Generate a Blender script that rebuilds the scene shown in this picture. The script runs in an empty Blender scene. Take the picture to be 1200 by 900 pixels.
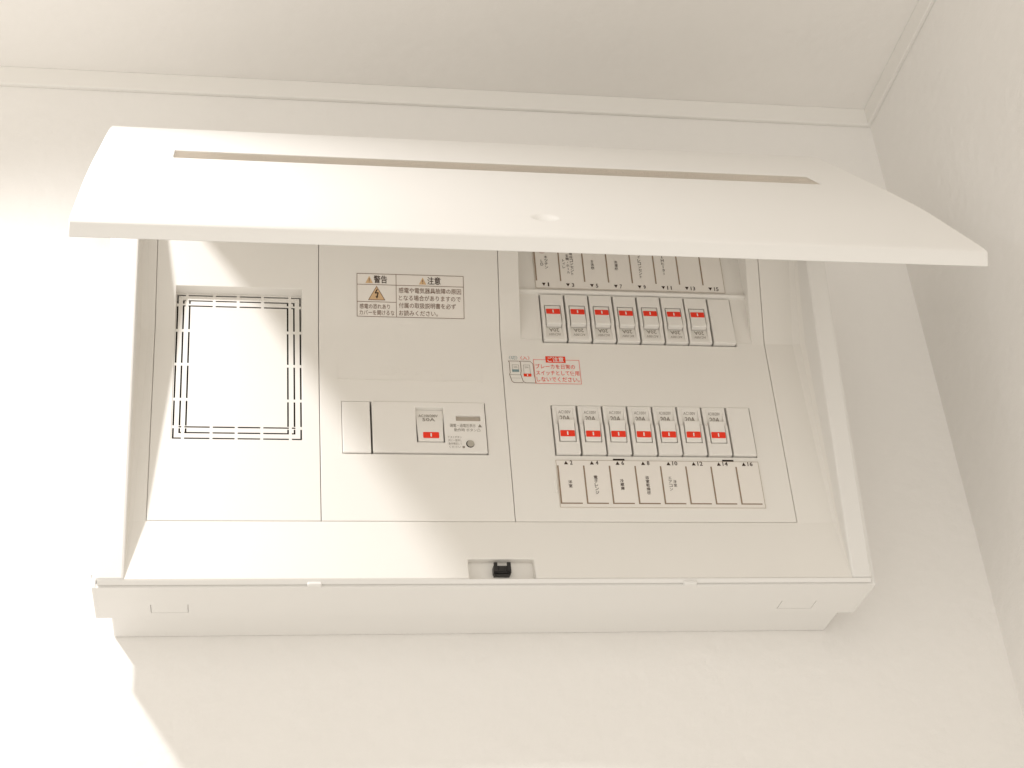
import bpy, bmesh, math, random
from mathutils import Vector, Matrix

# ---------------------------------------------------------------- scene, camera, light, exposure
S = 0.001                       # everything below is written in millimetres
DZ = 1.99                       # height of the board's underside above the floor (m)
scene = bpy.context.scene
COL = scene.collection

cam_data = bpy.data.cameras.new('camera')
cam = bpy.data.objects.new('camera', cam_data)
COL.objects.link(cam)
PITCH, YAW, ROLL = 0.5583, -0.2063, 0.0925
fwd = Vector((-math.sin(YAW)*math.cos(PITCH), math.cos(YAW)*math.cos(PITCH), math.sin(PITCH)))
rgt = Vector((math.cos(YAW), math.sin(YAW), 0))
dwn = fwd.cross(rgt)
r2 = math.cos(ROLL)*rgt + math.sin(ROLL)*dwn
d2 = -math.sin(ROLL)*rgt + math.cos(ROLL)*dwn
M = Matrix.Identity(4)
for i in range(3):
    M[i][0], M[i][1], M[i][2] = r2[i], -d2[i], -fwd[i]
M.translation = Vector((73.14*S, -1022.27*S, -447.88*S + DZ))
cam.matrix_world = M
cam_data.sensor_width = 36
cam_data.lens = 36*1876.1/1200
cam_data.clip_start = 0.02
cam_data.clip_end = 50
scene.camera = cam

world = bpy.data.worlds.new('World')
scene.world = world
world.use_nodes = True
bg = world.node_tree.nodes['Background']
bg.inputs[0].default_value = (1.0, 0.943, 0.866, 1)     # light of the pale room
bg.inputs[1].default_value = 0.965

lamp_data = bpy.data.lights.new('ceiling_lamp', 'SPOT')   # lamp up on the left, beside the board
lamp = bpy.data.objects.new('ceiling_lamp', lamp_data)
COL.objects.link(lamp)
LAMP = Vector((-264, -426, 399))
AIM = Vector((0.40, 0.52, -0.75))
lamp.location = LAMP*S + Vector((0, 0, DZ))
lamp.rotation_euler = AIM.to_track_quat('-Z', 'Y').to_euler()
lamp_data.energy = 13.0
lamp_data.color = (1.0, 0.985, 1.0)
lamp_data.shadow_soft_size = 0.018
lamp_data.spot_size = math.radians(108)
lamp_data.spot_blend = 0.95

fill_data = bpy.data.lights.new('fill_light', 'AREA')    # soft fill, added behind the viewer to brighten the back wall
fill = bpy.data.objects.new('fill_light', fill_data)
COL.objects.link(fill)
fill.location = (0.5, -2.0, DZ+0.15)
fill.rotation_euler = (Vector((0.25, 0, DZ+0.3))-fill.location).to_track_quat('-Z', 'Y').to_euler()
fill_data.shape = 'RECTANGLE'; fill_data.size = 1.3; fill_data.size_y = 1.3
fill_data.energy = 4.5
fill_data.color = (1.0, 0.97, 0.93)

scene.view_settings.view_transform = 'Standard'
scene.view_settings.look = 'None'
scene.view_settings.exposure = 0.07
scene.view_settings.gamma = 1

# ---------------------------------------------------------------- materials
def mat(name, col, rough=0.5, spec=0.5, bump=0, scale=400, var=0.0, vscale=6):
    m = bpy.data.materials.new(name)
    m.use_nodes = True
    nt = m.node_tree
    b = nt.nodes['Principled BSDF']
    b.inputs['Base Color'].default_value = (*col, 1)
    b.inputs['Roughness'].default_value = rough
    b.inputs['Specular IOR Level'].default_value = spec
    tc = nt.nodes.new('ShaderNodeTexCoord')
    if bump:
        n = nt.nodes.new('ShaderNodeTexNoise')
        n.inputs['Scale'].default_value = scale
        n.inputs['Detail'].default_value = 4
        nt.links.new(tc.outputs['Object'], n.inputs['Vector'])
        bp = nt.nodes.new('ShaderNodeBump')
        bp.inputs['Strength'].default_value = bump
        bp.inputs['Distance'].default_value = 0.001
        nt.links.new(n.outputs['Fac'], bp.inputs['Height'])
        nt.links.new(bp.outputs['Normal'], b.inputs['Normal'])
    if var:
        n = nt.nodes.new('ShaderNodeTexNoise')
        n.inputs['Scale'].default_value = vscale
        n.inputs['Detail'].default_value = 5
        nt.links.new(tc.outputs['Object'], n.inputs['Vector'])
        r = nt.nodes.new('ShaderNodeMapRange')
        r.inputs['To Min'].default_value = 1-var
        r.inputs['To Max'].default_value = 1+var
        nt.links.new(n.outputs['Fac'], r.inputs['Value'])
        h = nt.nodes.new('ShaderNodeHueSaturation')
        h.inputs['Color'].default_value = (*col, 1)
        nt.links.new(r.outputs['Result'], h.inputs['Value'])
        nt.links.new(h.outputs['Color'], b.inputs['Base Color'])
    return m

def wallpaper(name, col, strength):
    """white embossed vinyl wallpaper: fine grain under larger plaster-like lumps"""
    m = mat(name, col, 0.75, 0.25, 0, 0, 0.025, 9)
    nt = m.node_tree
    b = nt.nodes['Principled BSDF']
    tc = nt.nodes.new('ShaderNodeTexCoord')
    n1 = nt.nodes.new('ShaderNodeTexNoise'); n1.inputs['Scale'].default_value = 150; n1.inputs['Detail'].default_value = 6
    n2 = nt.nodes.new('ShaderNodeTexVoronoi'); n2.inputs['Scale'].default_value = 90
    n2.feature = 'SMOOTH_F1'
    n3 = nt.nodes.new('ShaderNodeTexNoise'); n3.inputs['Scale'].default_value = 14; n3.inputs['Detail'].default_value = 3
    for n in (n1, n2, n3):
        nt.links.new(tc.outputs['Object'], n.inputs['Vector'])
    a = nt.nodes.new('ShaderNodeMath'); a.operation = 'MULTIPLY_ADD'
    nt.links.new(n1.outputs['Fac'], a.inputs[0]); a.inputs[1].default_value = 0.7
    nt.links.new(n2.outputs['Distance'], a.inputs[2])
    k = nt.nodes.new('ShaderNodeMath'); k.operation = 'MULTIPLY'      # the lumps come and go over the paper
    nt.links.new(a.outputs[0], k.inputs[0]); nt.links.new(n3.outputs['Fac'], k.inputs[1])
    bp = nt.nodes.new('ShaderNodeBump')
    bp.inputs['Strength'].default_value = strength
    bp.inputs['Distance'].default_value = 0.0017
    nt.links.new(k.outputs[0], bp.inputs['Height'])
    nt.links.new(bp.outputs['Normal'], b.inputs['Normal'])
    return m

WALL = wallpaper('wallpaper', (0.872, 0.852, 0.82), 0.75)
CEIL = wallpaper('ceiling_paper', (0.93, 0.907, 0.872), 0.55)
TRIM = mat('white_trim', (0.87, 0.85, 0.81), 0.5, 0.4, 0.04, 300)
PLASTIC = mat('white_plastic', (0.80, 0.785, 0.755), 0.42, 0.45, 0.025, 1400, 0.012, 12)
COVER = mat('cover_plastic', (0.83, 0.805, 0.758), 0.5, 0.4, 0.03, 1400, 0.012, 14)
DEVICE = mat('breaker_plastic', (0.845, 0.82, 0.775), 0.45, 0.45, 0.02, 1600)
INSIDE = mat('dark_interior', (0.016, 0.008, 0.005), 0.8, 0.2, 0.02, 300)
RED = mat('red_marker_plastic', (0.88, 0.033, 0.006), 0.35, 0.5, 0.01, 900)
WHITE = mat('white_print', (0.86, 0.84, 0.80), 0.6, 0.3, 0.01, 900)
CARD = mat('label_card', (0.84, 0.80, 0.745), 0.55, 0.35, 0.02, 900, 0.02, 40)
INK = mat('dark_ink', (0.055, 0.032, 0.022), 0.7, 0.2, 0.01, 900)
INKB = mat('brown_ink', (0.20, 0.115, 0.075), 0.7, 0.2, 0.01, 900)
GREYINK = mat('grey_ink', (0.29, 0.255, 0.215), 0.7, 0.2, 0.01, 900)
LINE = mat('brown_line', (0.29, 0.21, 0.145), 0.6, 0.3, 0.01, 900)
REDINK = mat('red_ink', (0.80, 0.055, 0.02), 0.7, 0.2, 0.01, 900)
BLUEINK = mat('blue_ink', (0.22, 0.32, 0.33), 0.7, 0.2, 0.01, 900)
TAN = mat('tan_print', (0.68, 0.47, 0.27), 0.7, 0.2, 0.01, 900)
PINK = mat('pink_print', (0.70, 0.58, 0.54), 0.7, 0.2, 0.01, 900)
EDGE = mat('thin_joint', (0.42, 0.35, 0.27), 0.7, 0.2, 0.01, 900)
GLASS = mat('tinted_pane', (0.83, 0.75, 0.65), 0.12, 0.5)
GLASS.node_tree.nodes['Principled BSDF'].inputs['Transmission Weight'].default_value = 1.0
GLASS.node_tree.nodes['Principled BSDF'].inputs['IOR'].default_value = 1.3
GREYP = mat('grey_plastic', (0.44, 0.41, 0.35), 0.4, 0.5, 0.01, 900)
WINDOW = mat('indicator_window', (0.50, 0.44, 0.37), 0.3, 0.5, 0.01, 900)
BLACK = mat('black_plastic', (0.012, 0.010, 0.009), 0.38, 0.5, 0.02, 900)

# ---------------------------------------------------------------- helpers
def link(name, bm, m, parent=None, bevel=0, smooth=0, mats=None):
    bmesh.ops.recalc_face_normals(bm, faces=bm.faces)
    me = bpy.data.meshes.new(name)
    bm.to_mesh(me); bm.free()
    for mm in (mats or [m]):
        me.materials.append(mm)
    if smooth:
        me.polygons.foreach_set('use_smooth', [True]*len(me.polygons))
        me.set_sharp_from_angle(angle=math.radians(smooth))
    o = bpy.data.objects.new(name, me)
    COL.objects.link(o)
    if parent: o.parent = parent
    if bevel:
        b = o.modifiers.new('edge', 'BEVEL')
        b.width = bevel*S; b.segments = 2; b.limit_method = 'ANGLE'; b.angle_limit = math.radians(38)
    return o

def V(bm, x, y, z): return bm.verts.new((x*S, y*S, z*S))

def box(bm, x0, x1, y0, y1, z0, z1, mi=0):
    v = [V(bm, x, y, z) for x in (x0, x1) for y in (y0, y1) for z in (z0, z1)]
    for f in ((0,1,3,2),(4,6,7,5),(0,4,5,1),(2,3,7,6),(0,2,6,4),(1,5,7,3)):
        bm.faces.new([v[i] for i in f]).material_index = mi

def prism(bm, prof, x0, x1):
    """prof: closed polygon of (y, z), extruded along x"""
    a = [V(bm, x0, y, z) for y, z in prof]; b = [V(bm, x1, y, z) for y, z in prof]
    bm.faces.new(a); bm.faces.new(b[::-1])
    n = len(prof)
    for i in range(n):
        bm.faces.new((a[i], a[(i+1) % n], b[(i+1) % n], b[i]))

def grid(bm, us, vs, hole, F, B):
    """a plate made of cells, holes left out, with walls round every hole and edge.
    hole(u, v) at a cell's middle; F/B give the front and back points"""
    us = sorted(us); vs = sorted(vs)
    def clean(a):
        o = [a[0]]
        for k in a[1:]:
            if k-o[-1] > 1e-4: o.append(k)
        return o
    us = clean(us); vs = clean(vs)
    nu, nv = len(us)-1, len(vs)-1
    sol = [[not hole((us[i]+us[i+1])/2, (vs[j]+vs[j+1])/2) for j in range(nv)] for i in range(nu)]
    fv = {}; bv = {}
    def f(i, j):
        if (i, j) not in fv: fv[i, j] = V(bm, *F(us[i], vs[j]))
        return fv[i, j]
    def b(i, j):
        if (i, j) not in bv: bv[i, j] = V(bm, *B(us[i], vs[j]))
        return bv[i, j]
    for i in range(nu):
        for j in range(nv):
            if not sol[i][j]: continue
            q = ((i, j), (i+1, j), (i+1, j+1), (i, j+1))
            bm.faces.new([f(*c) for c in q]); bm.faces.new([b(*c) for c in q[::-1]])
            for (di, dj), (c, d) in zip(((0,-1),(1,0),(0,1),(-1,0)), ((0,1),(1,2),(2,3),(3,0))):
                ii, jj = i+di, j+dj
                if 0 <= ii < nu and 0 <= jj < nv and sol[ii][jj]: continue
                bm.faces.new((f(*q[d]), f(*q[c]), b(*q[c]), b(*q[d])))

def interp(pts, t):
    if t <= pts[0][0]: return pts[0][1]
    for (a, x), (b, y) in zip(pts, pts[1:]):
        if t <= b: return x + (y-x)*(t-a)/(b-a)
    return pts[-1][1]

# --- flat print: shapes and lettering laid on a surface  P(x, z) -> (x, y, z)
class Print:
    def __init__(self, surf, off=0.12):
        self.bm = bmesh.new(); self.surf = surf; self.off = off; self.n = 0
    def pt(self, x, z, k=0):
        p = self.surf(x, z)
        return self.bm.verts.new((p[0]*S, (p[1]-self.off-k)*S, p[2]*S))
    def poly(self, pts, mi=0, k=0):
        self.bm.faces.new([self.pt(x, z, k) for x, z in pts]).material_index = mi
    def rect(self, x0, x1, z0, z1, mi=0, k=0):
        self.poly(((x0, z0), (x1, z0), (x1, z1), (x0, z1)), mi, k)
    def line(self, a, b, w, mi=0, k=0):
        d = Vector((b[0]-a[0], b[1]-a[1])); d.normalize(); n = Vector((-d.y, d.x))*w/2
        self.poly(((a[0]+n.x, a[1]+n.y), (a[0]-n.x, a[1]-n.y), (b[0]-n.x, b[1]-n.y), (b[0]+n.x, b[1]+n.y)), mi, k)
    def frame(self, x0, x1, z0, z1, w, mi=0):
        self.rect(x0, x1, z0, z0+w, mi); self.rect(x0, x1, z1-w, z1, mi)
        self.rect(x0, x0+w, z0+w, z1-w, mi); self.rect(x1-w, x1, z0+w, z1-w, mi)
    def text(self, s, x0, x1, z0, z1, mi=0, flip=False, k=0.04, weight=0.0, keep=False):
        """lettering fitted to the box; flip = upside down; keep = keep its proportions, centred"""
        vs, fs = glyphs(s, weight)
        if not vs: return
        ax = min(v[0] for v in vs); bx = max(v[0] for v in vs)
        az = min(v[1] for v in vs); bz = max(v[1] for v in vs)
        sx = (x1-x0)/max(bx-ax, 1e-6); sz = (z1-z0)/max(bz-az, 1e-6)
        if keep:
            sx = sz = min(sx, sz)
        cx, cz = (x0+x1)/2, (z0+z1)/2
        q = -1 if flip else 1
        nv = [self.pt(cx+q*(v[0]-(ax+bx)/2)*sx, cz+q*(v[1]-(az+bz)/2)*sz, k) for v in vs]
        for fc in fs:
            try: self.bm.faces.new([nv[i] for i in fc]).material_index = mi
            except ValueError: pass
    def column(self, s, x, z1, size, pitch, mi=0, weight=0.0):
        """characters one under another, as on Japanese labels"""
        for i, ch in enumerate(s):
            if ch == ' ': continue
            zc = z1-pitch*(i+0.5)
            if ch == 'ー': self.rect(x-0.07*size, x+0.07*size, zc-size*0.4, zc+size*0.4, mi, 0.04)
            elif ch == '・': self.rect(x-0.1*size, x+0.1*size, zc-size*0.1, zc+size*0.1, mi, 0.04)
            else: self.text(ch, x-size/2, x+size/2, zc-size/2, zc+size/2, mi, keep=True, weight=weight)
    def done(self, name, parent, mats):
        bm = self.bm
        me = bpy.data.meshes.new(name)
        bm.to_mesh(me); bm.free()
        for m in mats: me.materials.append(m)
        o = bpy.data.objects.new(name, me); COL.objects.link(o)
        o.parent = parent
        return o

_gl = {}
def glyphs(s, weight=0.0):
    key = (s, weight)
    if key in _gl: return _gl[key]
    cu = bpy.data.curves.new('lettering', 'FONT')
    cu.body = s; cu.resolution_u = 2; cu.offset = weight
    ob = bpy.data.objects.new('lettering', cu)
    COL.objects.link(ob)
    dg = bpy.context.evaluated_depsgraph_get()
    ev = ob.evaluated_get(dg)
    me = ev.to_mesh()
    vs = [(v.co.x, v.co.y) for v in me.vertices]
    fs = [tuple(p.vertices) for p in me.polygons]
    ev.to_mesh_clear()
    bpy.data.objects.remove(ob); bpy.data.curves.remove(cu)
    _gl[key] = (vs, fs)
    return vs, fs

def tag(o, **kw):
    for k, v in kw.items(): o[k] = v
    return o

# ---------------------------------------------------------------- the room
XR, ZM, ZC = 637.0, 484.5, 503.8
def slab(name, m, *b):
    bm = bmesh.new(); box(bm, *b)
    o = link(name, bm, m); o.location.z = DZ; o['kind'] = 'structure'
    return o
slab('wall_back', WALL, -1600, XR, 0, 100, -1990, ZC)
slab('wall_right', WALL, XR, XR+100, -2200, 100, -1990, ZC)
slab('ceiling', CEIL, -1600, XR+100, -2200, 100, ZC, ZC+90)

# moulding: a flat strip with a small bead along its lower edge
def moulding_profile():
    return [(0, ZC-0.02), (0, ZM), (-2.8, ZM), (-3.6, ZM+0.7), (-3.6, ZM+3.2), (-3.3, ZM+3.6), (-3.3, ZC-0.02)]
bm = bmesh.new(); prism(bm, moulding_profile(), -1600, XR)
o = link('crown_moulding', bm, TRIM, bevel=0.5); o.location.z = DZ; o['kind'] = 'structure'
bm = bmesh.new()
pr = [(d, z+0.3 if z < ZC-1 else z-0.1) for d, z in moulding_profile()]
a = [V(bm, XR+d, -0.05, z) for d, z in pr]; b = [V(bm, XR+d, -2200, z) for d, z in pr]
bm.faces.new(a); bm.faces.new(b[::-1])
for i in range(len(pr)):
    k = (i+1) % len(pr); bm.faces.new((a[i], a[k], b[k], b[i]))
o = link('crown_moulding', bm, TRIM, bevel=0.5); o.location.z = DZ; o['kind'] = 'structure'

# ---------------------------------------------------------------- the distribution board
board = bpy.data.objects.new('distribution_board', None)
COL.objects.link(board)
board.location = (0, 0, DZ)
tag(board, label='white household breaker panel on the wall with its curved lid swung up', category='breaker panel')

def yf(z): return -85.5-0.1442*(z+1)          # front of the frame leans out towards the top
TOP = 318.0
ZB, ZK = 44.5, 191.0                          # foot of the covers, and the fold where they lean out
COV = [(0.0, -84.6), (ZB, -79.0), (ZK, -82.2), (TOP, -120.5)]
def yc(z): return interp(COV, z)

# back box against the wall
bm = bmesh.new(); box(bm, 0, 500, -35.9, -0.2, -2.5, 314)
link('base_box', bm, PLASTIC, board, 1.0)

# shell: four walls, with two clip tabs cut free in the underside
bm = bmesh.new()
YB = -81.6
def side(x0, x1):
    prism(bm, [(-36, -4.6), (YB, -4.6), (yf(TOP)+9, TOP+2), (-36, TOP+2)], x0, x1)
side(-9.6, -7.3); side(507.0, 509.2)
box(bm, -7.3, 507.0, yf(TOP)+9, -36, TOP, TOP+2)
cl = []
for x0, x1 in ((25.6, 49.4), (450.5, 475.5)):
    cl += [(x0, x0+0.32, -56, -43.3), (x1-0.32, x1, -56, -43.3), (x0+0.32, x1-0.32, -43.75, -43.3)]
ux = [-7.3, 507.0]; uy = [YB, -36]
for c in cl: ux += c[:2]; uy += c[2:]
def hole(u, v): return any(c[0] < u < c[1] and c[2] < v < c[3] for c in cl)
grid(bm, ux, uy, hole, lambda u, v: (u, v, -4.6), lambda u, v: (u, v, -1.8))
link('shell', bm, PLASTIC, board, 0.45)
for x0, x1 in ((24, 51), (449, 477)):
    bm = bmesh.new(); box(bm, x0, x1, -58, -42, -1.7, -1.0); link('clip_recess', bm, GREYP, board)

# frame: two side bars
for x0, x1 in ((-7, 10), (492, 506.4)):
    bm = bmesh.new()
    prism(bm, [(-60, -1), (yf(-1)+1.2, -1), (yf(0.5), 0.5), (yf(TOP), TOP), (-60, TOP)], x0, x1)
    link('frame_bar', bm, PLASTIC, board, 1.6)
# a thin outer lip along both bars
for x0, x1 in ((-8.6, -7.05), (506.45, 508.2)):
    bm = bmesh.new()
    prism(bm, [(yf(-1)+13, 0.5), (yf(-1)+3.5, 0.5), (yf(TOP)+3.5, TOP), (yf(TOP)+13, TOP)], x0, x1)
    link('edge_lip', bm, PLASTIC, board, 0.4)

# fixed face round the covers, with the latch pocket cut in its lower edge
LX0, LX1, LZ = 229.5, 273.5, 14.5
bm = bmesh.new()
g = 0.22
S0, S1, S2, S3 = 21.8, 134.3, 264.3, 462.9
xs = [9.0, S0-g, LX0, LX1, S3+g, 493.0]
zs = [-1.0, 0.2, 2, LZ, ZB-0.12, 60, 80, 110, 150, ZK, 230, 270, TOP]
def hole(u, v):
    return (S0-g < u < S3+g and v > ZB-0.12) or (LX0 < u < LX1 and v < LZ)
grid(bm, xs, zs, hole, lambda u, v: (u, yc(v) if v > 0 else -83.9, v), lambda u, v: (u, -72, v))
link('inner_face', bm, COVER, board, 0.9)
for xw, s in ((9.98, 1), (492.02, -1)):        # coves where the face meets the frame's inner walls
    bm = bmesh.new()
    for zi, zj in zip(zs[2:-1], zs[3:]):
        pts = []
        for z in (zi, zj):
            d = max(0.1, (yc(z)-yf(z))*0.24)
            pts.append([(xw, yc(z)-d, z), (xw+s*d*0.29, yc(z)-d*0.29, z), (xw+s*d, yc(z)-0.02, z)])
        for k in range(2):
            bm.faces.new([V(bm, *pts[0][k]), V(bm, *pts[0][k+1]), V(bm, *pts[1][k+1]), V(bm, *pts[1][k])])
    link('cove', bm, COVER, board, 0, 60)

# latch pocket and latch
bm = bmesh.new()
box(bm, LX0-1, LX1+1, -76.6, -71.0, -3.2, LZ+1)
link('latch_pocket', bm, COVER, board)
bm = bmesh.new()
prism(bm, [(-76, -1.2), (-81.6, -1.2), (-80.4, 0.6), (-76, 1.4)], 242.5, 259.5)
link('latch_ramp', bm, PLASTIC, board, 0.3)
bm = bmesh.new()
box(bm, 246.2, 258.0, -81.5, -75.0, 5.2, 10.4)
box(bm, 246.4, 248.8, -82.8, -81.5, 5.6, 12.4); box(bm, 255.2, 257.8, -82.8, -81.5, 5.6, 12.4)
box(bm, 249.9, 254.1, -82.2, -81.5, 6.0, 10.0)
box(bm, 246.6, 257.4, -80.5, -75, 4.0, 5.2)
link('latch', bm, BLACK, board, 0.25)

# strip under the lower edge with two snap tabs
bm = bmesh.new(); prism(bm, [(-85.2, -1.05), (-83.0, -3.5), (-82.7, -2.0), (-72.2, -2.0), (-72.2, -1.05)], -6.6, 506)
link('drip_edge', bm, PLASTIC, board, 0.3)
for xt in (129, 378):
    bm = bmesh.new()
    prism(bm, [(-84.9, -3.9), (-84.2, -4.9), (-80, -4.9), (-80, -2.1), (-84.9, -2.1)], xt-4.6, xt+4.6)
    link('snap_tab', bm, PLASTIC, board, 0.8)
bm = bmesh.new(); box(bm, -11.2, -9.5, -76, -70, 7, 13)
link('side_tab', bm, PLASTIC, board, 0.5)

# dark inside behind every joint
bm = bmesh.new(); box(bm, 9, 493, -62, -33, 1, TOP-1)
link('interior', bm, INSIDE, board)

# ---- the three covers
BACK = -70
def cover(x0, x1, z1, holes, label):
    bm = bmesh.new()
    us = [x0, x1]; vs = [ZB, ZK, z1]
    for h in holes: us += h[:2]; vs += h[2:]
    us += [x0+(x1-x0)*k/6 for k in range(1, 6)]; vs += [70, 90, 160, 205, 240, 270]
    grid(bm, us, vs, lambda u, v: any(h[0] < u < h[1] and h[2] < v < h[3] for h in holes),
         lambda u, v: (u, yc(v), v), lambda u, v: (u, BACK, v))
    o = link('cover_panel', bm, COVER, board, 0.35, 50)
    o['label'] = label
    return o
VX0, VX1, VZ0, VZ1 = 35.2, 122.6, 104.8, 222.8
MX0, MX1, MZ0, MZ1 = 149.2, 249.4, 95.2, 136.4
BX0, BZ0, BZ1, PITCHB = 296.6, 95.5, 135.4, 18.19
BX1 = BX0+8*PITCHB
PX0, PX1, PZ0 = 279.5, 453.0, ZK               # pocket in the right cover
cv1 = cover(S0, S1-g, TOP-2, [(VX0, VX1, VZ0, VZ1)], 'left cover with a vented square')
cv2 = cover(S1+g, S2-g, TOP-2, [(MX0, MX1, MZ0, MZ1)], 'middle cover with the warning sticker')
YP = -82.2                                      # floor of the pocket carries on upright
cv3 = cover(S2+g, S3-g, TOP-2, [(BX0-0.3, BX1+0.3, BZ0-0.3, BZ1+0.3), (PX0, PX1, PZ0, TOP), (BX0-1.3, BX1-0.9, 188.1, PZ0)], 'right cover around the rows of breakers')

# pocket floor with the upper breaker opening, a rib and the sloping bed of the name strip
UZ0, UZ1 = 188.6, 228.6
bm = bmesh.new()
def yp(z): return -82.2-0.055*(z-ZK)
grid(bm, [PX0-0.5, BX0-1.3, BX1-0.9, PX1+0.5], [ZK+0.02, UZ1+0.3, 240, TOP-2],
     lambda u, v: BX0-1.3 < u < BX1-0.9 and v < UZ1, lambda u, v: (u, yp(v)+0.03, v), lambda u, v: (u, -71, v))
link('pocket_floor', bm, COVER, board, 0.2)
bm = bmesh.new()
prism(bm, [(yp(231)+1, 229.2), (yp(231)-2.2, 229.6), (yp(231)-3.0, 231.2), (yp(231)-2.0, 232.6), (yp(231)+1, 233.4)], PX0, PX1)
link('rib', bm, COVER, board, 0.3)

# the upper breakers stand in an opening that the lower part of the cover shares
# ---- vent grille
bm = bmesh.new()
gx0, gx1, gz0, gz1 = VX0+0.1, VX1-0.1, VZ0+0.1, VZ1-0.1
w = 1.12
vl = [(36.4, 0), (40.5, 1), (44.7, 2), (112.8, 2), (117.2, 1), (121.6, 0)]          # upright slots
hl = [(105.9, 0), (110.2, 1), (114.6, 2), (212.2, 2), (216.6, 1), (221.0, 0)]       # level slots
bxs = [36.4+85.2*k for k in (0.075, 0.295, 0.49, 0.69, 0.915)]
bzs = [105.9+115.1*k for k in (0.075, 0.262, 0.505, 0.745, 0.93)]
def ext(k, lo, hi): return {0: (lo[0], hi[0]), 1: (lo[1], hi[1]), 2: (lo[1], hi[1])}[k]
lox, hix = [36.4, 40.5, 44.7], [121.6, 117.2, 112.8]
loz, hiz = [105.9, 110.2, 114.6], [221.0, 216.6, 212.2]
us = [gx0, gx1]; vs = [gz0, gz1]
for x, k in vl: us += [x-w/2, x+w/2]
for z, k in hl: vs += [z-w/2, z+w/2]
for x in bxs: us += [x-1.0, x+1.0]
for z in bzs: vs += [z-1.0, z+1.0]
def hole(u, v):
    for x, k in vl:
        a, b = ext(k, loz, hiz)
        if abs(u-x) < w/2 and a-w/2 < v < b+w/2 and all(abs(v-z) > 1.0 for z in bzs): return True
    for z, k in hl:
        a, b = ext(k, lox, hix)
        if abs(v-z) < w/2 and a-w/2 < u < b+w/2 and all(abs(u-x) > 1.0 for x in bxs): return True
    return False
YG = -81.0
grid(bm, us, vs, hole, lambda u, v: (u, interp([(100, -79.8), (225, -82.6)], v), v), lambda u, v: (u, interp([(100, -79.3), (225, -82.1)], v), v))
link('vent_grille', bm, COVER, board)
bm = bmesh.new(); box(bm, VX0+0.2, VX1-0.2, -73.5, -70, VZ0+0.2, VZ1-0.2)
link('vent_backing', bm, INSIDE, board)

# ---- print on the middle cover
surf_cover = lambda x, z: (x, yc(z), z)
p = Print(surf_cover, 0.25)
X0, X1, Z0, Z1 = 161.4, 238.6, 204.0, 235.2
p.rect(X0, X1, Z0, Z1, 0, -0.1)
xm = 189.6
p.frame(X0, X1, Z0, Z1, 0.38, 1)
p.rect(xm-0.19, xm+0.19, Z0+0.38, Z1-0.38, 1)
p.rect(X0+0.38, xm-0.19, 227.0, 227.38, 1); p.rect(xm+0.19, X1-0.38, 227.0, 227.38, 1)
p.rect(X0+0.38, xm-0.19, 214.6, 214.98, 1)
def warn(cx, z0, h, wd, mark):
    p.poly(((cx-wd/2, z0), (cx+wd/2, z0), (cx, z0+h)), 2 if mark == '!' else 1, 0.02)
    if mark == '!':
        p.line((cx, z0+h*0.68), (cx, z0+h*0.3), wd*0.10, 1, 0.06); p.rect(cx-wd*0.05, cx+wd*0.05, z0+h*0.1, z0+h*0.2, 1, 0.06)
    else:
        k = 0.87
        p.poly(((cx-wd/2*k, z0+h*0.045), (cx+wd/2*k, z0+h*0.045), (cx, z0+h*0.93)), 2, 0.06)
        z = z0+h*0.10
        p.line((cx+0.5, z+h*0.66), (cx-1.0, z+h*0.40), 0.8, 3, 0.10); p.line((cx-1.2, z+h*0.38), (cx+1.2, z+h*0.42), 0.8, 3, 0.14)
        p.line((cx+1.1, z+h*0.42), (cx+0.1, z+h*0.10), 0.8, 3, 0.18)
        p.poly(((cx+0.2, z-h*0.01), (cx-0.9, z+h*0.16), (cx+1.0, z+h*0.16)), 3, 0.22)
warn(170.3, 228.2, 5.2, 5.4, '!'); warn(208.8, 228.2, 5.2, 5.4, '!')
warn(175.6, 216.0, 10.4, 12.4, 'z')
p.text('警告', 173.6, 183.2, 228.3, 233.9, 3, weight=0.012); p.text('注意', 212.2, 221.8, 228.3, 233.9, 3, weight=0.012)
p.text('感電の恐れあり', 163.4, 185.0, 209.7, 213.3, 1, weight=0.004)
p.text('カバーを開けるな', 163.2, 188.2, 205.2, 208.8, 1, weight=0.004)
for i, (t, xe) in enumerate((('感電や電気器具故障の原因', 236.6), ('となる場合がありますので', 236.2), ('付属の取扱説明書を必ず', 232.6), ('お読みください。', 219.4))):
    zt = 225.6-5.45*i
    p.text(t, 191.4, xe, zt-4.0, zt, 1, weight=0.004)
p.done('warning_label', board, [CARD, INKB, TAN, INK])
# raised lettering in a raised border below it
bm = bmesh.new()
vs_, fs_ = glyphs('主幹ブレーカ', 0.0)
ax = min(v[0] for v in vs_); bx = max(v[0] for v in vs_); az = min(v[1] for v in vs_); bz = max(v[1] for v in vs_)
nv = [V(bm, 176+(v[0]-ax)/(bx-ax)*46, yc(162)-0.14, 158.0+(v[1]-az)/(bz-az)*8.0) for v in vs_]
for fc in fs_:
    try: bm.faces.new([nv[i] for i in fc])
    except ValueError: pass
ext_ = bmesh.ops.extrude_face_region(bm, geom=bm.faces[:])
for e in ext_['geom']:
    if isinstance(e, bmesh.types.BMVert): e.co.y += 0.16*S
for b_ in ((147, 249, 170.0, 170.5), (147, 249, 153.5, 153.9), (147, 147.4, 153.9, 170.0), (248.6, 249, 153.9, 170.0)):
    box(bm, b_[0], b_[1], yc(162)-0.22, yc(162)+0.3, b_[2], b_[3])
link('embossed_lettering', bm, COVER, board)

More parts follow.
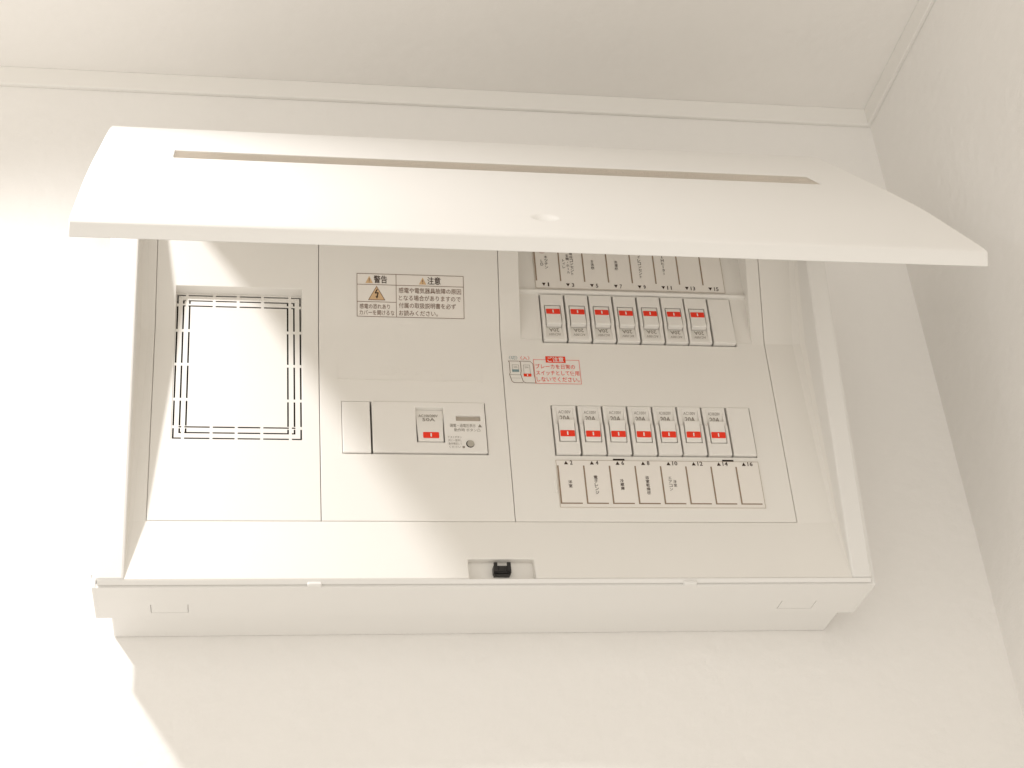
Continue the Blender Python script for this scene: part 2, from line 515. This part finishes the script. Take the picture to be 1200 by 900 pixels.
# ---- caution print on the right cover
p = Print(surf_cover, 0.25)
X0, X1, Z0, Z1 = 287.0, 320.6, 153.2, 173.4
p.rect(X0-0.2, X1+0.4, Z0-0.2, 176.4, 5, -0.1)
p.frame(X0, X1, Z0, Z1, 0.32, 0)
p.rect(296.0, 310.6, 170.8, 176.2, 0, 0.03)
p.text('ご注意', 297.4, 309.2, 171.4, 175.7, 1, k=0.08, weight=0.015)
for i, (t, xe) in enumerate((('ブレーカを日常の', 317.0), ('スイッチとして使用', 319.6), ('しないでください。', 319.4))):
    zt = 169.6-5.4*i
    p.text(t, 288.2, xe, zt-4.0, zt, 0, weight=0.006)
p.text('〈切〉', 269.4, 275.6, 172.8, 176.0, 3); p.text('〈入〉', 277.6, 284.4, 172.8, 176.0, 0)
for dx in (0, 8.1):
    q = [(268.6+dx, 171.6), (269.4+dx, 170.8), (269.4+dx, 161.5 if dx == 0 else 163.5), (268.8+dx, 160.6), (270.2+dx, 154.8), (271.6+dx, 153.6)]
    for a_, b_ in zip(q, q[1:]): p.line(a_, b_, 0.42, 2)
    p.line((268.6+dx, 171.6), (276.4+dx, 171.6), 0.35, 2); p.line((271.2+dx, 153.6), (278.4+dx, 153.6), 0.42, 2)
    p.frame(271.2+dx, 276.0+dx, 162.6 if dx == 0 else 160.0, 168.6, 0.24, 4)
    p.text('20A', 272.2+dx, 275.0+dx, 165.8, 167.2, 4)
p.rect(271.0, 276.0, 162.6, 164.6, 3, 0.05)
p.line((268.9, 160.2), (276.6, 160.2), 0.3, 4); p.line((269.4, 157.4), (276.6, 157.4), 0.2, 4)
p.rect(279.0, 284.6, 158.8, 161.2, 0, 0.05); p.rect(281.5, 282.2, 159.2, 160.8, 1, 0.09)
for a_, b_ in zip([(284.6, 171.6), (287.0-0.5, 169.4), (286.6, 160.4), (287.6, 153.6)], [(286.5, 169.4), (286.6, 160.4), (287.6, 153.6), (286.2, 153.6)]): p.line(a_, b_, 0.36, 2)
p.done('caution_label', board, [REDINK, WHITE, INKB, BLUEINK, GREYINK, CARD])

# ---------------------------------------------------------------- main breaker
YM = -81.2
blank = bmesh.new(); box(blank, MX0+0.3, 168.7, YM, -66, MZ0+0.4, MZ1-0.35)
link('blank_plate', blank, DEVICE, board, 0.4)
bm = bmesh.new()
bx0, bx1, bz0, bz1 = 170.0, 248.7, MZ0+0.8, MZ1-0.35
HX0, HX1, HZ0, HZ1 = 200.2, 219.6, 103.9, 131.8
WX0, WX1, WZ0, WZ1 = 228.2, 245.4, 121.4, 125.6
grid(bm, [bx0, HX0, HX1, WX0, WX1, bx1], [bz0, HZ0, HZ1, WZ0, WZ1, bz1],
     lambda u, v: (HX0 < u < HX1 and HZ0 < v < HZ1) or (WX0 < u < WX1 and WZ0 < v < WZ1),
     lambda u, v: (u, YM-0.5, v), lambda u, v: (u, -66, v))
mb = link('main_breaker', bm, DEVICE, board, 0.35)
mb['label'] = 'wide main breaker with a test button'
bm = bmesh.new()     # rocker: its foot stands level with the face, its head sinks in
prism(bm, [(-67, HZ0+0.5), (-82.2, HZ0+0.5), (-82.0, HZ0+8), (-80.6, 122.5), (-79.2, 127.5), (-78.2, HZ1), (-67, HZ1)], HX0+0.1, HX1-0.1)
for v in bm.verts:                            # the rocker narrows towards its foot
    k = 0.95*max(0, min(1, (128-v.co.z/S)/18)); v.co.x += (k if v.co.x/S < 210 else -k)*S
hd = link('rocker', bm, DEVICE, mb, 0.35)
def sm(x, z): return (x, interp([(HZ0, -82.2), (HZ0+8, -82.0), (122.5, -80.6), (127.5, -79.2), (HZ1, -78.2)], z), z)
p = Print(sm, 0.14)
p.text('AC100/200V', 202.4, 215.8, 124.8, 127.4, 0, weight=0.01)
p.text('50A', 204.8, 213.6, 121.0, 124.0, 0, weight=0.016)
p.done('lettering', mb, [GREYINK])
def marker(parent, x0, x1, z0, z1, surf, name='marker'):
    bm = bmesh.new(); r = 0.55; pts = []
    for cx, cz, a0 in ((x1-r, z1-r, 0), (x0+r, z1-r, 90), (x0+r, z0+r, 180), (x1-r, z0+r, 270)):
        for k in range(4):
            t = math.radians(a0+30*k); pts.append((cx+r*math.cos(t), cz+r*math.sin(t)))
    f = [V(bm, *((lambda q: (q[0], q[1]-0.28, q[2]))(surf(x, z)))) for x, z in pts]
    b = [V(bm, *((lambda q: (q[0], q[1]+0.3, q[2]))(surf(x, z)))) for x, z in pts]
    bm.faces.new(f); n = len(f)
    for i in range(n): bm.faces.new((f[i], f[(i+1) % n], b[(i+1) % n], b[i]))
    xm, zm, hw, hh = (x0+x1)/2, (z0+z1)/2, 0.45, (z1-z0)*0.29
    q = [V(bm, *((lambda s: (s[0], s[1]-0.36, s[2]))(surf(x, z)))) for x, z in ((xm-hw, zm-hh), (xm+hw, zm-hh), (xm+hw, zm+hh), (xm-hw, zm+hh))]
    bm.faces.new(q).material_index = 1
    return link(name, bm, RED, parent, mats=[RED, WHITE])
marker(mb, 204.6, 215.6, 106.9, 111.6, sm)
bm = bmesh.new(); box(bm, WX0+0.05, WX1-0.05, -79.6, -67, WZ0+0.05, WZ1-0.05); link('indicator_window', bm, WINDOW, mb)
# test button: a disc in a dark ring
bm = bmesh.new()
def disc(bm, cx, cz, r, y0, y1, n=28):
    a = [V(bm, cx+r*math.cos(2*math.pi*k/n), y0, cz+r*math.sin(2*math.pi*k/n)) for k in range(n)]
    b = [V(bm, cx+r*math.cos(2*math.pi*k/n), y1, cz+r*math.sin(2*math.pi*k/n)) for k in range(n)]
    bm.faces.new(a); bm.faces.new(b[::-1])
    for k in range(n): bm.faces.new((a[k], a[(k+1) % n], b[(k+1) % n], b[k]))
disc(bm, 236.9, 102.8, 2.9, YM-0.56, YM+1); link('button_ring', bm, INSIDE, mb)
bm = bmesh.new(); disc(bm, 237.2, 102.9, 2.45, YM-1.5, YM+1); link('test_button', bm, GREYP, mb, 0.35, 40)
p = Print(lambda x, z: (x, YM-0.5, z), 0.1)
p.text('漏電・過電圧表示', 223.6, 241.6, 116.0, 118.8, 0); p.poly(((243.2, 116.2), (246.0, 116.2), (244.6, 118.8)), 0)
p.text('動作時 ボタン凸', 226.4, 244.6, 112.6, 115.2, 0)
for i, t in enumerate(('テストボタン', '月に一度押し', '動作確認して', 'ください')):
    p.text(t, 221.6+0.2*i, 231.2-1.0*(i == 3), 107.2-2.6*i, 109.0-2.6*i, 0)
p.rect(231.4, 233.0, 99.4, 101.0, 0)
p.done('lettering', mb, [GREYINK])

# ---------------------------------------------------------------- circuit breakers
# local: x 0..17.1, u (z) 0 = marker end .. 39.3, y 0 = cover face, negative = proud
BW, BH = 16.8, 39.4
def make_breaker(volts):
    bm = bmesh.new()
    hx0, hx1, u0, u1 = 2.5, 14.7, 9.3, 37.2
    FR = [(0, -1.3), (23.5, -1.5), (25.6, -0.6), (BH, -0.5)]
    grid(bm, [0, hx0, hx1, BW], [0, u0, 23.5, 25.6, u1, BH],
         lambda u, v: hx0 < u < hx1 and u0 < v < u1, lambda u, v: (u, interp(FR, v), v), lambda u, v: (u, 14, v))
    prism(bm, [(-0.45, u1), (1.9, 26), (2.1, 20), (13, 20), (13, u1)], hx0, hx1)      # sloping bed for the print
    body = link('circuit_breaker', bm, DEVICE, board, 0.3)
    HP = [(10.0, -1.0), (10.7, -1.6), (18.5, -2.3), (25.8, -2.9), (26.8, -2.6)]
    bm = bmesh.new()
    prism(bm, [(y, z) for z, y in HP]+[(1.2, 27.2), (1.2, 24), (12, 24), (12, 10.0)], hx0+0.7, hx1-0.6)
    h = link('handle', bm, DEVICE, body, 0.3)
    sh = lambda x, z: (x, interp(HP, z), z)
    m = marker(body, 3.5, 13.8, 13.3, 17.9, sh)
    p = Print(lambda x, z: (x, interp([(20, 2.1), (26, 1.9), (u1, -0.45)], z), z), 0.14)
    p.text('20A', 5.0, 12.4, 28.1, 31.7, 0, weight=0.012)
    p.text(volts, 4.2, 13.0, 33.2, 35.5, 0, weight=0.0)
    t = p.done('lettering', body, [GREYINK])
    # mould line down the end
    return body, [h, m, t]
def copy_breaker(src):
    body, kids = src
    b = body.copy(); COL.objects.link(b)
    for k in kids:
        c = k.copy(); COL.objects.link(c); c.parent = b
    return b
protos = {'AC100V': make_breaker('AC100V'), 'AC100/200V': make_breaker('AC100/200V')}
used = set()
lower_names = ['AC100V', 'AC100V', 'AC100V', 'AC100V', 'AC100/200V', 'AC100V', 'AC100/200V']
upper_names = ['AC100V']*7
rnd = random.Random(4)
for row, names in (('lower', lower_names), ('upper', upper_names)):
    for i, nme in enumerate(names):
        if nme in used: b = copy_breaker(protos[nme])
        else: b = protos[nme][0]; used.add(nme)
        if row == 'lower':
            b.location = ((BX0+0.75+i*PITCHB+rnd.uniform(-0.12, 0.12))*S, (-81.0+rnd.uniform(-0.25, 0.25))*S, (BZ0+0.3+rnd.uniform(-0.12, 0.12))*S)
            b.rotation_euler = (rnd.uniform(-0.004, 0.004), rnd.uniform(-0.003, 0.003), rnd.uniform(-0.006, 0.006))
        else:                                    # same breaker turned upside down
            b.rotation_euler = (rnd.uniform(-0.004, 0.004), math.pi+rnd.uniform(-0.003, 0.003), rnd.uniform(-0.006, 0.006))
            b.location = ((BX0-1.0+i*PITCHB+BW+0.7+rnd.uniform(-0.12, 0.12))*S, (-84.6+rnd.uniform(-0.25, 0.25))*S, (UZ1-0.2+rnd.uniform(-0.12, 0.12))*S)
for x, y, z0, z1 in ((BX0+7*PITCHB+1.0, -81.8, BZ0+0.5, BZ1-0.1), (BX0-1.3+7*PITCHB+1.0, -85.4, UZ0+0.5, UZ1-0.3)):
    bm = bmesh.new(); box(bm, x, x+16.7, y, -66, z0, z1)
    link('blank_plate', bm, DEVICE, board, 0.45)

# ---------------------------------------------------------------- name strips
def tri(p, cx, cz, w, up, mi=0):
    h = w*0.95
    p.poly(((cx-w/2, cz-h/2), (cx+w/2, cz-h/2), (cx, cz+h/2)) if up else ((cx-w/2, cz+h/2), (cx+w/2, cz+h/2), (cx, cz-h/2)), mi)
LSX0, LSX1, LSZ0, LSZ1 = 295.6, 441.9, 54.4, 91.4
bm = bmesh.new()
prism(bm, [(yc(LSZ0)-0.9, LSZ0), (yc(LSZ1)-0.9, LSZ1), (yc(LSZ1)+1, LSZ1), (yc(LSZ0)+1, LSZ0)], LSX0, LSX1)
st = link('name_strip', bm, CARD, board, 0.3)
st['label'] = 'lower strip of circuit names, numbers 2 to 16'
p = Print(lambda x, z: (x, yc(z)-0.9, z), 0.12)
nm = ['洋室', '電子レンジ', '冷蔵庫', '浴室乾燥機', '洋室エアコン', '', '', '']
for i in range(8):
    x = LSX0+0.9+i*18.28
    p.rect(x-0.1, x+0.95, 57.4, 87.0, 1)
    p.rect(x+0.95, x+15.2, 57.4, 58.3, 1)
    tri(p, x+6.4, 89.2, 2.9, True)
    s = str(2*i+2)
    p.text(s, x+9.2, x+9.2+1.8*len(s)+0.1*(len(s) > 1), 87.7, 90.9, 0, weight=0.012)
    s = nm[i]
    if s == '洋室エアコン':
        p.column('洋室', x+9.3, 76.4, 2.3, 2.8, 0, 0.004); p.column('エアコン', x+6.0, 79.2, 2.3, 2.9, 0, 0.004)
    elif s:
        p.column(s, x+8.0, 79.4-(5-len(s))*1.25, 2.6, 2.95, 0, 0.01)
p.frame(LSX0+0.2, LSX1-0.2, LSZ0+0.2, LSZ1-0.15, 0.3, 2)
p.done('lettering', st, [INK, LINE, EDGE])
for x in (336.8, 415.8):
    bm = bmesh.new(); box(bm, x, x+8.2, yc(92)-0.35, yc(92)+2, 91.75, 92.9); link('strip_notch', bm, INSIDE, board)
bm = bmesh.new(); box(bm, LSX0-2.2, LSX0-0.3, yc(70)-0.5, yc(70)+1, 66, 76); link('strip_pull', bm, COVER, board, 0.3)

USX0, USX1, USZ0 = 293.4, 438.8, 234.0
bm = bmesh.new()
ZT = 300
prism(bm, [(yp(USZ0)-0.9, USZ0), (yp(ZT)-0.9, ZT), (yp(ZT)+1, ZT), (yp(USZ0)+1, USZ0)], USX0, USX1)
st = link('name_strip', bm, CARD, board, 0.3)
st['label'] = 'upper strip of circuit names, numbers 1 to 15'
UO = 3.4
p = Print(lambda x, z: (x, yp(z)-0.9, z), 0.12)
nm = ['', '', '食洗機', '洗濯機', 'トイレコンセント', 'IHヒーター', '', '']
for i in range(8):
    x = USX0+0.9+i*18.2
    p.rect(x-0.1, x+0.9, 240.6, 299, 1)
    tri(p, x+5.6, 237.4, 2.9, False)
    s = str(2*i+1)
    p.text(s, x+8.6, x+8.6+(1.0 if s == '1' else 1.7*len(s)), 235.8, 239.1, 0, weight=0.012)
    if i == 0:
        p.column('キッチン', x+8.9, 263.0, 2.5, 3.0, 0, 0.004); p.column('LD', x+5.6, 259.4, 2.3, 2.9, 0, 0.004)
    elif i == 1:
        p.column('階段コンセント', x+10.0, 266.5, 2.4, 2.95, 0, 0.006); p.column('玄関・ホール', x+7.0, 264.8, 2.4, 2.95, 0, 0.006)
        p.column('トイレ', x+4.0, 260.4, 2.3, 2.9, 0, 0.004)
    elif nm[i]:
        p.column(nm[i], x+7.6, {3: 260.4, 8: 268.6, 6: 266.2}[len(nm[i])], 2.5, 2.95, 0, 0.008)
cx, cz = USX0+0.9+6.3, 267.5
p.poly([(cx+3.0*math.cos(t*math.pi/10), cz+3.0*math.sin(t*math.pi/10)) for t in range(20)], 2)
p.frame(USX0+0.2, USX1-0.2, USZ0+0.2, ZT-0.5, 0.3, 3)
p.done('lettering', st, [INK, LINE, PINK, EDGE])

# ---------------------------------------------------------------- lid, swung up on its top edge
PR = [(-331.5, 89.0), (-329, 95), (-305, 127), (-277, 164), (-246, 202), (-206, 249), (-179, 281), (-150, 314), (-128, 335), (-110, 345.5), (-92, 349.5), (-76, 350.5)]
def catmull(P, n=6):
    out = []
    for i in range(len(P)-1):
        p0 = P[max(i-1, 0)]; p1 = P[i]; p2 = P[i+1]; p3 = P[min(i+2, len(P)-1)]
        for k in range(n):
            t = k/n
            out.append(tuple(0.5*((2*b)+(c-a)*t+(2*a-5*b+4*c-d)*t*t+(3*b-a-3*c+d)*t**3) for a, b, c, d in zip(p0, p1, p2, p3)))
    out.append(P[-1])
    return out
CUR = catmull(PR)
L = [0]
for a, b in zip(CUR, CUR[1:]): L.append(L[-1]+math.hypot(b[0]-a[0], b[1]-a[1]))
def at(s):
    y = interp(list(zip(L, [c[0] for c in CUR])), s); z = interp(list(zip(L, [c[1] for c in CUR])), s)
    return y, z
def nrm(s):
    a = at(max(0, s-3)); b = at(min(L[-1], s+3)); d = Vector((b[0]-a[0], b[1]-a[1])); d.normalize()
    return -d.y, d.x          # outward (towards the viewer and up)
def s_at(y):
    return min(range(0, int(L[-1]*10)), key=lambda k: abs(at(k/10)[0]-y))/10
SL0, SL1 = s_at(-226.5), s_at(-205.5)
SD = s_at(-309)
LIDX0, LIDX1 = -12.0, 507.4
us = [LIDX0, 36, 466.5, LIDX1]+[LIDX0+(LIDX1-LIDX0)*k/12 for k in range(13)]+[251-9+18*k/16 for k in range(17)]
vs = [0, L[-1], SL0, SL1]+[L[-1]*k/40 for k in range(41)]+[SD-9+18*k/16 for k in range(17)]
vs += [2, 4.5, 5.5]
TH = 5.0
def lf(u, s):
    y, z = at(s); n = nrm(s)
    r = math.hypot(u-251, s-SD)
    d = 1.5*max(0, 1-(r/8.2)**2) if r < 8.2 else 0
    return (u, y-n[0]*d, z-n[1]*d)
def lb(u, s):
    y, z = at(s); n = nrm(s)
    if s <= 4.6: return (u, y+0.46*8.2, z-0.88*8.2)
    return (u, y-n[0]*TH, z-n[1]*TH)
bm = bmesh.new()
grid(bm, us, vs, lambda u, v: 36 < u < 466.5 and SL0 < v < SL1, lf, lb)
lid = link('lid', bm, PLASTIC, board, 0.8, 35)
lid['label'] = 'curved white lid held open above the breakers'
bm = bmesh.new()
n_ = 6
for k in range(n_):
    s0 = SL0-0.3+(SL1-SL0+0.6)*k/n_; s1 = SL0-0.3+(SL1-SL0+0.6)*(k+1)/n_
    q = []
    for s in (s0, s1):
        y, z = at(s); n = nrm(s); q.append([(y-n[0]*d, z-n[1]*d) for d in (0.6, 1.8)])
    prism(bm, [q[0][0], q[1][0], q[1][1], q[0][1]], 35.8, 466.7)
bmesh.ops.remove_doubles(bm, verts=bm.verts, dist=1e-6)
link('window_strip', bm, GLASS, lid)
for x in (40, 452):
    bm = bmesh.new(); box(bm, x, x+8, -126, -104, TOP+2.0, 332)
    link('hinge', bm, PLASTIC, board, 0.5)
